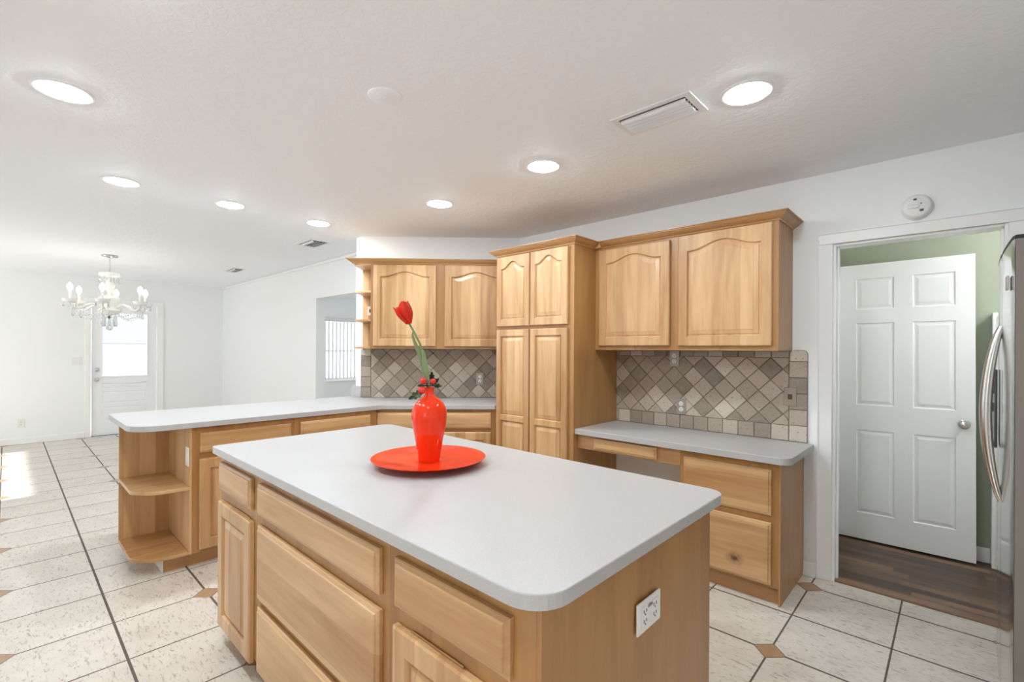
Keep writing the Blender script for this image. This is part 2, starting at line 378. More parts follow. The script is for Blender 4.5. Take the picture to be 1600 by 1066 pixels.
# hall
struct('wall_hall', B(-1.4, 1.1, 4.36, 4.46, 0, ZC), M['green'], label='sage green hall wall behind the open six-panel door', cat='wall')
bm = bmesh.new(); box(bm, -.80, -.69, YB+.125, 4.355, 0, ZC)
struct('wall_hall_left', bm, M['green'], label='green side wall of the hall at the door hinges', cat='wall')
struct('wall_hall_right', B(1.0, 1.1, YB+.125, 4.355, 0, ZC), M['wall'], label='white end wall of the hall', cat='wall')
bm = bmesh.new(); box(bm, .169, .42, 4.255, 4.355, .004, 1.62, bev=.004); box(bm, .19, .235, 4.249, 4.2545, .004, 1.60, bev=.002)
struct('trim_2', bm, M['trim'], label='white boxed panel standing against the green hall wall', cat='trim')
struct('baseboard_hall', B(-.66, .168, 4.343, 4.359, .005, .10, bev=.004), M['trim'], label='white baseboard of the green hall wall', cat='baseboard')
struct('trim_3', B(-.689, -.665, 4.10, 4.235, .005, 2.06, bev=.003), M['trim'], label='white casing on the hall side wall behind the hinges', cat='trim')
# right doorway casing and jamb
bm = bmesh.new()
for x0, x1, z0, z1 in ((-.612, -.535, 0, 2.0075), (.187, .262, 0, 2.0075), (-.612, .262, 2.008, 2.075)):
    box(bm, x0, x1, 3.352, 3.3695, z0, z1, bev=.004)
box(bm, -.612, -.604, 3.346, 3.3515, 0, 2.0665, bev=.002); box(bm, -.612, .262, 3.346, 3.3515, 2.067, 2.075, bev=.002)
struct('trim_4', bm, M['trim'], label='white casing around the right doorway', cat='trim')
bm = bmesh.new(); box(bm, -.5345, -.522, 3.372, 3.488, 0, 2.008); box(bm, .174, .1865, 3.372, 3.488, 0, 2.008); box(bm, -.521, .173, 3.372, 3.488, 1.996, 2.008)
box(bm, -.5215, -.511, 3.41, 3.44, 0, 1.995); box(bm, .163, .1735, 3.41, 3.44, 0, 1.995)
struct('trim_5', bm, M['trim'], label='white jamb lining the right doorway', cat='trim')
def baseboard(name, x0, x1, y0, y1, label):
    bm = bmesh.new(); box(bm, x0, x1, y0, y1, 0, .088, bev=.005)
    struct(name, bm, M['trim'], label=label, cat='baseboard')
baseboard('baseboard_back', -.684, -.613, 3.352, 3.3695, 'short white baseboard between the desk and the doorway')
struct('trim_6', B(-.684, -.613, 3.338, 3.3515, 0, .018, bev=.004), M['trim'], label='white shoe moulding beside the desk cabinet', cat='trim')
baseboard('baseboard_left', -9.599, -9.585, -2.5, .815, 'white baseboard left of the half-glass door')
baseboard('baseboard_left.001', -9.599, -9.585, 1.79, 2.655, 'white baseboard right of the half-glass door')
baseboard('baseboard_dining', -9.58, -5.87, 2.645, 2.6595, 'white baseboard along the panelled dining wall')
bm = bmesh.new(); box(bm, -9.59, -4.05, 2.632, 2.6595, 2.405, 2.439, bev=.008)
struct('trim_7', bm, M['trim'], label='thin white crown strip above the panelled dining wall', cat='trim')

# ------------------------------------------------------------------ doors
def panel_relief(bm, x0, x1, z0, z1, y, depth=.006, w=.018):
    """moulded rectangular panel: raised bead around a slightly raised field; front faces -y"""
    def loop(d, yy): return [bm.verts.new(p) for p in ((x0+d, yy, z0+d), (x1-d, yy, z0+d), (x1-d, yy, z1-d), (x0+d, yy, z1-d))]
    L = [loop(0, y), loop(.004, y+depth), loop(.012, y+depth), loop(.012+w, y+.0015), ]
    for a, b2 in zip(L, L[1:]):
        for i in range(4): bm.faces.new((a[i], a[(i+1) % 4], b2[(i+1) % 4], b2[i]))
    bm.faces.new(L[-1])
def slab_with_panels(w, h, t, panels):
    """door slab, hinge at x=0, front face at y=0 looking to -y, real moulded panels on the front"""
    bm = bmesh.new()
    xs = sorted({0, w} | {p[0] for p in panels} | {p[1] for p in panels}); zs = sorted({0, h} | {p[2] for p in panels} | {p[3] for p in panels})
    g = {(i, k): bm.verts.new((x, 0, z)) for i, x in enumerate(xs) for k, z in enumerate(zs)}
    for i in range(len(xs)-1):
        for k in range(len(zs)-1):
            cx_, cz_ = (xs[i]+xs[i+1])/2, (zs[k]+zs[k+1])/2
            if any(p[0] < cx_ < p[1] and p[2] < cz_ < p[3] for p in panels): continue
            bm.faces.new((g[i, k], g[i+1, k], g[i+1, k+1], g[i, k+1]))
    for p in panels: panel_relief(bm, *p, 0)
    bmesh.ops.remove_doubles(bm, verts=bm.verts[:], dist=1e-5)
    bv = [bm.verts.new(p) for p in ((0, 0, 0), (w, 0, 0), (w, 0, h), (0, 0, h), (0, t, 0), (w, t, 0), (w, t, h), (0, t, h))]
    for f in ((7, 6, 5, 4), (0, 1, 5, 4), (1, 2, 6, 5), (2, 3, 7, 6), (3, 0, 4, 7)): bm.faces.new([bv[i] for i in f])
    return bm
def knob_bm(c=(0, 0, 0), axis='y', sgn=-1, r=.027):
    p = [(0, 0), (.030, 0), (.031, sgn*.004), (.022, sgn*.008), (.011, sgn*.012), (.011, sgn*.030), (.020, sgn*.036), (r, sgn*.048), (r*.9, sgn*.060), (.012, sgn*.066), (0, sgn*.067)]
    return lathe(bmesh.new(), p, 20, c, axis)
# open six-panel hall door: hinge at left
D1 = bpy.data.objects.new('door_1', None); C.objects.link(D1); D1.location = (-.634, 4.24, .014); D1.rotation_euler = (0, math.radians(-.35), 0)
D1['kind'] = 'structure'; tag(D1, 'open white six-panel door with a nickel knob in the hall', 'door')
px = [(.112, .328), (.428, .642)]; pz = [(.19, .79), (.97, 1.56), (1.66, 1.88)]
obj('slab', slab_with_panels(.735, 1.985, .035, [(a, b_, c_, d_) for a, b_ in px for c_, d_ in pz]), M['door_white'], D1)
obj('knob', knob_bm((.682, 0, .885)), M['chrome'], D1, smooth=50)
obj('latch', B(.7352, .737, .010, .026, .86, .91), M['chrome'], D1)
for z in (.30, 1.62):
    bm = B(-.024, -.001, -.002, .003, z, z+.09, bev=.001); lathe(bm, [(0, z), (.006, z), (.006, z+.09), (0, z+.09)], 10, (-.003, -.006, 0))
    obj('hinge', bm, M['chrome'], D1)
# far half-glass door in the left wall, faces +X
D2 = bpy.data.objects.new('door_2', None); C.objects.link(D2); D2.location = (-9.612, .893, .012); D2.rotation_euler = (0, 0, PI/2)
D2['kind'] = 'structure'; tag(D2, 'white half-glass exterior door on the far dining wall', 'door')
bm = bmesh.new()
dw_, dh = .80, 2.04
for a in ((0, .115, 0, dh), (.685, dw_, 0, dh), (.115, .685, 1.895, dh), (.115, .685, .82, .905)):
    box(bm, a[0], a[1], 0, .04, a[2], a[3])
slab = slab_with_panels(.57, .82, .04, [(.01, .56, .225, .43), (.01, .56, .49, .67), (.01, .56, .715, .80)])
bmesh.ops.translate(slab, vec=(.115, 0, 0), verts=slab.verts[:]); tmp = bpy.data.meshes.new('tmp'); slab.to_mesh(tmp); slab.free(); bm.from_mesh(tmp)
obj('slab', bm, M['door_white'], D2)
bm = bmesh.new()
for a in ((.105, .125, .895, 1.905), (.675, .695, .895, 1.905), (.125, .675, 1.885, 1.905), (.125, .675, .895, .915)): box(bm, a[0], a[1], -.010, -.0005, a[2], a[3], bev=.003)
obj('glass_stop', bm, M['trim'], D2)
obj('pane', B(.115, .685, .026, .031, .905, 1.895), M['glass'], D2)
bm = bmesh.new(); box(bm, .125, .675, .012, .016, 1.43, 1.885)
obj('roller_shade', bm, M['shade'], D2)
bm = bmesh.new(); box(bm, .125, .675, .006, .018, 1.412, 1.428)
obj('shade_rail', bm, M['vane'], D2)
bm = bmesh.new()
for k in range(20):
    z = .922+k*.0245; box(bm, .127, .673, .010+.002*(k % 2), .0135+.002*(k % 2), z, z+.0235)
obj('pleated_shade', bm, M['shade'], D2)
pts = [(.12+.56*i/16, -.012, .815-.018*math.sin(PI*i/16)) for i in range(17)]
obj('valance', tube(bmesh.new(), pts, .007, 8), M['trim'], D2, smooth=60)
obj('knob', knob_bm((.06, 0, .86)), M['chrome'], D2, smooth=50)
obj('deadbolt', lathe(bmesh.new(), [(0, 0), (.03, 0), (.03, -.012), (.022, -.018), (0, -.018)], 20, (.06, 0, 1.01), 'y'), M['chrome'], D2, smooth=40)
for z in (.22, 1.0, 1.74): obj('hinge', B(.801, .812, -.007, .006, z, z+.09, bev=.001), M['plastic'], D2)
bm = bmesh.new()
for y0, y1, z0, z1 in ((.817, .885, 0, 2.0565), (1.70, 1.785, 0, 2.0565), (.817, 1.785, 2.057, 2.115)): box(bm, -9.598, -9.580, y0, y1, z0, z1, bev=.004)
struct('trim_8', bm, M['trim'], label='white casing around the half-glass door', cat='trim')
struct('trim_9', B(-9.66, -9.60, .887, 1.698, .001, .011), M['dark_gray'], label='dark sill under the half-glass door', cat='trim')
# bedroom window with vertical blinds
W = bpy.data.objects.new('window_1', None); C.objects.link(W); W.location = (-9.6, 4.5, .70); W['kind'] = 'structure'; tag(W, 'bright window beyond the passage', 'window')
bm = bmesh.new()
for y0, y1, z0, z1 in ((.002, .05, .002, 1.328), (1.60, 1.648, .002, 1.328), (.05, 1.60, .002, .05), (.05, 1.60, 1.28, 1.328), (.05, 1.60, .60, .645)): box(bm, -.10, -.05, y0, y1, z0, z1)
obj('window_frame', bm, M['trim'], W)
obj('pane', B(-.08, -.074, .05, 1.60, .05, 1.28), M['glass'], W)
bm = B(.001, .05, -.03, 1.68, -.03, -.003, bev=.004); obj('window_sill', bm, M['trim'], W)
VB = thing('vertical_blind', 'white vertical blind hanging in the window beyond the passage', 'blind', (-9.6, 4.5, .71))
obj('head_rail', B(.005, .07, -.02, 1.67, 1.225, 1.31, bev=.004), M['vane'], VB)
for k in range(20):
    y = .03+k*.083
    bm = B(-.0012, .0012, -.044, .044, .015, 1.22); o = obj('vane', bm, M['vane'], VB, loc=(.04, y, 0), rot=(0, 0, math.radians(37)))
for z in (.02,): obj('bead_chain', tube(bmesh.new(), [(.062, 0, z), (.062, 1.62, z)], .004, 6), M['vane'], VB)
# ------------------------------------------------------------------ cabinet builders (local: x along the face, -y to the front, z up)
def arch_profile(u, flat=.10):
    u = abs(u)
    if u > 1-flat: return 0.0
    return .5+.5*math.cos(PI*u/(1-flat))
def door_bm(w, h, stile=.058, rail=.06, top=None, rise=0.0, t=.020, bands=None):
    """raised panel door, back at y=0, front at y=-t. bands: list of (z0,z1) openings; the top one may arch"""
    bm = bmesh.new(); top = top or rail
    bands = bands or [(rail, h-top)]
    N = 17
    def strip_loop(x0, x1, z0, z1, y, rs=0.0):
        pts = [(x0, z0), (x1, z0)]
        for i in range(N):
            u = 1-2*i/(N-1); pts.append(((x0+x1)/2+u*(x1-x0)/2, z1+rs*arch_profile(u)))
        return [bm.verts.new((x, y, z)) for x, z in pts]
    def bridge(a, b2):
        n = len(a)
        for i in range(n): bm.faces.new((a[i], a[(i+1) % n], b2[(i+1) % n], b2[i]))
    # zones between band boundaries so several openings share one slab
    edges = [0]+[(bands[i][1]+bands[i+1][0])/2 for i in range(len(bands)-1)]+[h]
    e = .005
    for k, (b0, b1) in enumerate(bands):
        rs = rise if k == len(bands)-1 else 0.0
        z0, z1 = edges[k], edges[k+1]
        oz0 = z0+(e if k == 0 else 0); oz1 = z1-(e if k == len(bands)-1 else 0)
        L = [strip_loop(e, w-e, oz0, oz1, -t), strip_loop(stile, w-stile, b0, b1, -t, rs),
             strip_loop(stile+.003, w-stile-.003, b0+.003, b1-.003, -t+.003, rs), strip_loop(stile+.006, w-stile-.006, b0+.006, b1-.006, -t+.013, rs), strip_loop(stile+.013, w-stile-.013, b0+.013, b1-.013, -t+.013, rs),
             strip_loop(stile+.016, w-stile-.016, b0+.016, b1-.016, -t+.009, rs), strip_loop(stile+.042, w-stile-.042, b0+.040, b1-.040, -t+.0025, rs*.96), strip_loop(stile+.0425, w-stile-.0425, b0+.0405, b1-.0405, -t+.001, rs*.96)]
        for a, b2 in zip(L, L[1:]): bridge(a, b2)
        bm.faces.new(L[-1])
    def rect(d, y): return [bm.verts.new(p) for p in ((d, y, d), (w-d, y, d), (w-d, y, h-d), (d, y, h-d))]
    a, b2, c_ = rect(0, 0), rect(0, -t+e), rect(e, -t)
    for p, q in ((a, b2), (b2, c_)):
        for i in range(4): bm.faces.new((p[i], p[(i+1) % 4], q[(i+1) % 4], q[i]))
    bm.faces.new(a[::-1])
    bmesh.ops.remove_doubles(bm, verts=bm.verts[:], dist=1e-6)
    bmesh.ops.recalc_face_normals(bm, faces=bm.faces[:])
    return bm
def drawer_bm(w, h, t=.020):
    bm = bmesh.new()
    def rect(d, y): return [bm.verts.new(p) for p in ((d, y, d), (w-d, y, d), (w-d, y, h-d), (d, y, h-d))]
    L = [rect(0, 0), rect(0, -t*.55), rect(.003, -t*.68), rect(.012, -t*.78), rect(.014, -t*.97), rect(.017, -t)]
    for a, b2 in zip(L, L[1:]):
        for i in range(4): bm.faces.new((a[i], a[(i+1) % 4], b2[(i+1) % 4], b2[i]))
    bm.faces.new(L[-1]); bm.faces.new(L[0][::-1]); bmesh.ops.recalc_face_normals(bm, faces=bm.faces[:])
    return bm
def door(parent, x0, x1, z0, z1, rise=0.0, top=.06, bands=None, stile=.058, rail=.06, mat=None):
    return obj('door', door_bm(x1-x0, z1-z0, stile, rail, top, rise, bands=bands), mat or M['wood_v'], parent, loc=(x0, -.001, z0), smooth=30)
def drawer(parent, x0, x1, z0, z1, mat=None):
    return obj('drawer', drawer_bm(x1-x0, z1-z0), mat or M['wood_h'], parent, loc=(x0, -.001, z0))
def crown_bm(path, z0, h=.045, out=.055):
    """crown moulding swept along an open xy path; outward is to the right of travel; mitred corners"""
    prof = [(0, 0), (.006, 0), (.008, .006), (.012, .010), (.020, .014), (.034, .024), (.042, .032), (.046, .034), (.046, .038), (.055, .040), (.055, .045), (0, .045)]
    prof = [(a/.055*out, b_/.045*h) for a, b_ in prof]
    bm = bmesh.new(); P = [Vector(p) for p in path]; rings = []
    for i, p in enumerate(P):
        ds = []
        if i > 0: ds.append((P[i]-P[i-1]).normalized())
        if i < len(P)-1: ds.append((P[i+1]-P[i]).normalized())
        ns = [Vector((d.y, -d.x)) for d in ds]
        if len(ns) == 2:
            m_ = (ns[0]+ns[1]).normalized(); m_ = m_/m_.dot(ns[0])
        else: m_ = ns[0]
        rings.append([bm.verts.new((p.x+m_.x*a, p.y+m_.y*a, z0+b_)) for a, b_ in prof])
    n = len(prof)
    for r1, r2 in zip(rings, rings[1:]):
        for k in range(n): bm.faces.new((r1[k], r1[(k+1) % n], r2[(k+1) % n], r2[k]))
    bm.faces.new(rings[0]); bm.faces.new(rings[-1][::-1]); bmesh.ops.recalc_face_normals(bm, faces=bm.faces[:])
    return bm

# ------------------------------------------------------------------ island
ISL = 'base cabinets under the island top'
IZ0, IZ1 = .095, .874
def island_unit(x0, x1, label):
    t_ = thing('base_cabinet', label, 'cabinet', (x0, .70, 0), 0, ISL); w = x1-x0
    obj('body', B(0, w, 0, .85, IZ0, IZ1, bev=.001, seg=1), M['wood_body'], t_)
    obj('toe_kick', B(.002, w-.002, .075, .60, 0, IZ0-.001), M['toe'], t_)
    return t_
u1 = island_unit(-2.535, -2.063, 'island cabinet at the left end with one narrow drawer over one door')
drawer(u1, .022, .434, .706, .837); door(u1, .022, .437, .082, .659)
u2 = island_unit(-2.062, -1.093, 'middle island cabinet of three wide stacked drawers')
drawer(u2, .040, .934, .708, .834); drawer(u2, .040, .936, .375, .668); drawer(u2, .040, .936, .085, .345)
u3 = island_unit(-1.092, -.588, 'island cabinet at the near right corner, one drawer over one door')
drawer(u3, .038, .447, .709, .835); door(u3, .038, .447, .085, .662)
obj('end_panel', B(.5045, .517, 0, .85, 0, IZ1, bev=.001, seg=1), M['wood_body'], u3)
for u_, a, b_, zt in ((u1, .20, .40, .659), (u3, .10, .30, .662)):       # routed finger pull on the door's top edge
    bm = bmesh.new(); box(bm, a, b_, -.006, -.0015, zt+.0003, zt+.006, bev=.002)
    obj('finger_pull', bm, M['wood_body'], u_)
it = obj('countertop', prism(bmesh.new(), rounded([(-2.562, .665, .02), (-.548, .665, .085), (-.548, 1.62, .055), (-2.562, 1.62, .06)]), .8765, .908, bev=.003), M['laminate'])
tag(it, 'off-white laminate island top with rounded corners, vase standing on it', 'countertop')

# ------------------------------------------------------------------ peninsula (faces +X)
PF = -3.463
PEN = 'base cabinets under the peninsula counter'
def pen_unit(y0, y1, label):
    t_ = thing('base_cabinet', label, 'cabinet', (PF, y0, 0), PI/2, PEN); w = y1-y0
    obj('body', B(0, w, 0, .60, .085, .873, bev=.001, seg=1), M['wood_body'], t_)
    obj('toe_kick', B(0, w, .057, .40, 0, .084), M['toe'], t_)
    return t_
p1 = pen_unit(.795, 1.415, 'peninsula cabinet beside the open shelves, drawer over a door')
drawer(p1, .039, .595, .712, .836); door(p1, .036, .597, .105, .673)
p2 = pen_unit(1.416, 2.075, 'peninsula cabinet next to the inside corner, its front mostly hidden by the island')
drawer(p2, .043, .60, .709, .838); door(p2, .043, .60, .105, .671)
# open end shelf: back panel stands at the dining side
es = thing('open_shelf_unit', 'open maple end shelf with rounded shelves at the peninsula end', 'shelf', (PF, .795, 0), PI/2)
obj('back_panel', B(-.285, -.001, .545, .560, .085, .873, bev=.001, seg=1), M['wood_v'], es)
obj('side_panel', B(-.0135, -.0005, .002, .544, .085, .873), M['wood_v'], es)
def shelf_outline(): return rounded([(-.285, .544, 0), (-.285, .13, .10), (-.19, .018, .12), (-.014, .0, .0), (-.014, .544, 0)], 10)
for z in (.086, .488):
    obj('shelf', prism(bmesh.new(), shelf_outline(), z, z+.019, bev=.004), M['wood_h'], es)
obj('toe_kick', B(-.135, -.0005, .057, .40, 0, .085), M['toe'], es)
obj('toe_end', B(-.141, -.136, .057, .40, 0, .085), M['plastic'], es)
# corner base cabinet (diagonal)
S2 = 2**.5
def dpt(s, off):          # point at arclength s on the line Y = X + off
    return ((s*S2-off)/2, (s*S2+off)/2)
DBO = 5.585
cb_ = thing('base_cabinet', 'diagonal corner base cabinet left of the pantry, wide drawer on top', 'cabinet', (*dpt(-1.0, DBO), 0), PI/4, PEN)
bm = prism(bmesh.new(), [(0, 0), (1.01, 0), (1.01, .38), (.86, .52), (.26, .52), (0.02, .24)], .085, .873); obj('body', bm, M['wood_body'], cb_)
obj('toe_kick', B(.06, .95, .06, .24, 0, .084), M['toe'], cb_)
drawer(cb_, .012, .958, .715, .845); door(cb_, .012, .478, .105, .683); door(cb_, .484, .958, .105, .683)
pk = rounded([(-3.44, .487, .16), (-3.44, 2.11, 0), (-2.782, 2.768, 0), (-2.782, 3.065, 0), (-3.052, 3.335, 0), (-4.087, 2.300, 0), (-4.31, 2.300, 0), (-4.31, .487, .05)])
tag(obj('countertop', prism(bmesh.new(), pk, .8745, .908, bev=.003), M['laminate']), 'off-white laminate peninsula counter turning into the corner beneath the wall cabinets', 'countertop')
tag(obj('backsplash_cap', B(-4.30, -4.118, 2.3005, 2.3145, .9085, 1.012, bev=.002), M['laminate']), 'short off-white laminate upstand at the end of the diagonal wall', 'backsplash')

# ------------------------------------------------------------------ pantry
pa = thing('pantry_cabinet', 'tall maple pantry cabinet with four arched panel doors and crown', 'cabinet', (-2.77, 2.777, 0), 0)
PW = .776
obj('body', B(0, PW, 0, .592, .095, 2.135, bev=.001, seg=1), M['wood_body'], pa)
obj('toe_kick', B(.0, PW, .07, .59, 0, .094), M['toe'], pa)
door(pa, .010, .364, 1.556, 2.122, rise=.056, top=.098, stile=.05, rail=.055); door(pa, .374, .728, 1.556, 2.122, rise=.056, top=.098, stile=.05, rail=.055)
lb = [(.055, .695-.0), (.735, 1.375)]
door(pa, .010, .364, .105, 1.530, bands=lb, stile=.05); door(pa, .374, .728, .105, 1.530, bands=lb, stile=.05)
obj('crown_moulding', crown_bm([(0, .30), (0, -.001), (PW, -.001), (PW, .243)], 2.130, .047, .055), M['wood_crown'], pa)

# ------------------------------------------------------------------ wall cabinets, right
ua = thing('wall_cabinet', 'maple wall cabinet above the desk with two arched doors', 'cabinet', (-1.9925, 3.05, 1.371), 0, 'wall cabinets')
UW = 1.245
obj('body', B(0, UW, 0, .319, 0, .761, bev=.001, seg=1), M['wood_body'], ua)
door(ua, .040, .592, .031, .740, rise=.047, top=.100); door(ua, .652, 1.214, .029, .752, rise=.050, top=.104)
obj('crown_moulding', crown_bm([(0.058, -.001), (UW, -.001), (UW, .318)], .757, .047, .058), M['wood_crown'], ua)
obj('crown_block', B(.001, .0575, -.028, .28, .7615, .801), M['wood_crown'], ua)
# diagonal wall cabinet
DU = 5.963
ud = thing('wall_cabinet', 'diagonal corner wall cabinet with two arched doors and end shelves', 'cabinet', (*dpt(-1.111, DU), 1.371), PI/4, 'wall cabinets')
obj('body', B(0, 1.24, 0, .328, 0, .755, bev=.001, seg=1), M['wood_body'], ud)
door(ud, .026, .578, .024, .738, rise=.045, top=.100); door(ud, .652, 1.204, .024, .738, rise=.045, top=.100)
obj('shelf_back', B(-.158, -.001, .318, .328, .0, .755), M['wood_v'], ud)
for z in (0, .242, .496, .738):
    q = rounded([(-.001, 0, 0), (-.001, .317, 0), (-.158, .317, 0), (-.158, .05, .05), (-.12, 0.0, .05)], 8)
    obj('shelf', prism(bmesh.new(), q, z, z+.017, bev=.003), M['wood_h'], ud)
obj('crown_moulding', crown_bm([(-.158, .327), (-.158, -.001), (1.24, -.001)], .751, .040, .05), M['wood_crown'], ud)

# ------------------------------------------------------------------ desk
DF = 2.83
dk = thing('desk_apron', 'maple desk apron with a slim pencil drawer over the knee space', 'desk', (-1.9925, DF, 0), 0)
AW = .762
obj('rail', B(0, AW, 0, .02, .664, .767), M['wood_h'], dk)
obj('side_cleat', B(0, .018, .021, .52, .70, .767), M['wood_body'], dk)
drawer(dk, .140, .613, .676, .752)
dc = thing('base_cabinet', 'desk cabinet with two deep drawers, knot in the lower one', 'cabinet', (-1.2295, DF, 0), 0)
CW = .5405
obj('body', B(0, CW, 0, .525, .092, .767, bev=.001, seg=1), M['wood_body'], dc)
obj('side_panel', B(CW+.0005, CW+.010, .0, .525, .0, .767), M['wood_body'], dc)
obj('toe_kick', B(0, CW, .03, .40, 0, .091), M['toe'], dc)
drawer(dc, .024, .508, .482, .730); drawer(dc, .024, .508, .105, .443, mat=M['wood_knot'])
tag(obj('countertop', prism(bmesh.new(), rounded([(-1.9925, 2.79, 0), (-.627, 2.79, .055), (-.627, 3.357, 0), (-1.9925, 3.357, 0)]), .7685, .806, bev=.003), M['laminate']), 'off-white laminate desk top under the right wall cabinet', 'countertop')

# ------------------------------------------------------------------ stone backsplashes
def clip(poly, x0, x1, z0, z1):
    def cut(ps, f, inter):
        out = []
        for i, p in enumerate(ps):
            q = ps[(i+1) % len(ps)]
            if f(p): out.append(p)
            if f(p) != f(q): out.append(inter(p, q))
        return out
    def ix(v): return lambda p, q: (v, p[1]+(q[1]-p[1])*(v-p[0])/(q[0]-p[0]))
    def iz(v): return lambda p, q: (p[0]+(q[0]-p[0])*(v-p[1])/(q[1]-p[1]), v)
    for f, it_ in ((lambda p: p[0] >= x0, ix(x0)), (lambda p: p[0] <= x1, ix(x1)), (lambda p: p[1] >= z0, iz(z0)), (lambda p: p[1] <= z1, iz(z1))):
        poly = cut(poly, f, it_)
        if len(poly) < 3: return []
    return poly
def stone_tile(bm, poly, y, t=.008):
    """one tumbled tile: polygon in x,z, pillowed front facing -y"""
    c = Vector((sum(p[0] for p in poly)/len(poly), sum(p[1] for p in poly)/len(poly)))
    A = sum(poly[i][0]*poly[(i+1) % len(poly)][1]-poly[(i+1) % len(poly)][0]*poly[i][1] for i in range(len(poly)))
    if abs(A) < .0004: return
    def shr(d):
        out = []
        for p in poly:
            v = Vector(p)-c; L = max(v.length, 1e-4); out.append(c+v*max(0.1, (L-d)/L))
        return out
    loops = []
    j = [random.uniform(-.0008, .0008) for _ in poly]
    for d, yy in ((.0022, 0), (.0022, -t*.6), (.0050, -t)):
        loops.append([bm.verts.new((p.x+jj, y+yy, p.y+jj)) for p, jj in zip(shr(d), j)])
    for a, b2 in zip(loops, loops[1:]):
        for i in range(len(a)): bm.faces.new((a[i], a[(i+1) % len(a)], b2[(i+1) % len(a)], b2[i]))
    bm.faces.new(loops[-1])
def diamond_field(bm, x0, x1, z0, z1, cx_, cz_, hd, y):
    for i in range(-30, 31):
        for k in range(-12, 13):
            if (i+k) % 2: continue
            px_, pz_ = cx_+i*hd, cz_+k*hd
            poly = clip([(px_, pz_-hd), (px_+hd, pz_), (px_, pz_+hd), (px_-hd, pz_)], x0, x1, z0, z1)
            pp = []
            for p in poly:
                if not pp or (abs(p[0]-pp[-1][0])+abs(p[1]-pp[-1][1])) > .002: pp.append(p)
            if len(pp) > 2 and abs(pp[0][0]-pp[-1][0])+abs(pp[0][1]-pp[-1][1]) < .002: pp.pop()
            if len(pp) >= 3: stone_tile(bm, pp, y)
def finish_tiles(bm): bmesh.ops.recalc_face_normals(bm, faces=bm.faces[:]); return bm
bs = thing('tile_backsplash', 'tumbled stone backsplash behind the desk, diamond set with square border', 'backsplash', (0, 3.3695, 0))
bm = bmesh.new(); g_ = prism(bmesh.new(), [(x, z) for x, z in rounded([(-1.9925, .807, 0), (-.661, .807, 0), (-.661, 1.378, .03), (-.74, 1.378, 0), (-.74, 1.369, 0), (-1.9925, 1.369, 0)], 6)], 0, .005)
bmesh.ops.rotate(g_, verts=g_.verts[:], cent=(0, 0, 0), matrix=Matrix.Rotation(PI/2, 3, 'X'))
obj('grout_bed', g_, M['grout'], bs)
P4 = .1005
bm = bmesh.new()
diamond_field(bm, -1.9925, -.763, .905, 1.329, -.867, 1.258, .0715, -.004)
x = -.763
while x > -1.99: stone_tile(bm, [(max(x-P4, -1.9925), .807), (x, .807), (x, .904), (max(x-P4, -1.9925), .904)], -.004); x -= P4
x = -.763
while x > -1.99: stone_tile(bm, [(max(x-P4, -1.9925), 1.330), (x, 1.330), (x, 1.369), (max(x-P4, -1.9925), 1.369)], -.004); x -= P4
for z0, z1 in ((.807, .907), (.908, 1.005), (1.006, 1.105), (1.106, 1.205), (1.206, 1.306)): stone_tile(bm, [(-.762, z0), (-.662, z0), (-.662, z1), (-.762, z1)], -.004)
stone_tile(bm, [(-.762, 1.307), (-.662, 1.307)]+[(x, z) for x, z in rounded([(-.662, 1.307, 0), (-.662, 1.377, .028), (-.74, 1.377, 0)], 5)[1:]]+[(-.745, 1.369), (-.762, 1.369)], -.004)
obj('stone_tiles', finish_tiles(bm), M['stone'], bs)
WO = 6.43
bd = thing('tile_backsplash', 'tumbled stone backsplash on the diagonal wall below the corner wall cabinet', 'backsplash', (*dpt(0, WO), 0), PI/4)
obj('grout_bed', B(-1.285, .185, -.006, -.001, .909, 1.368), M['grout'], bd)
bm = bmesh.new()
diamond_field(bm, -1.187, .185, .909, 1.368, -1.038, 1.26, .0725, -.005)
for z0, z1 in ((.909, 1.007), (1.008, 1.106), (1.107, 1.205), (1.206, 1.304), (1.305, 1.368)): stone_tile(bm, [(-1.284, z0), (-1.188, z0), (-1.188, z1), (-1.284, z1)], -.005)
obj('stone_tiles', finish_tiles(bm), M['stone'], bd)

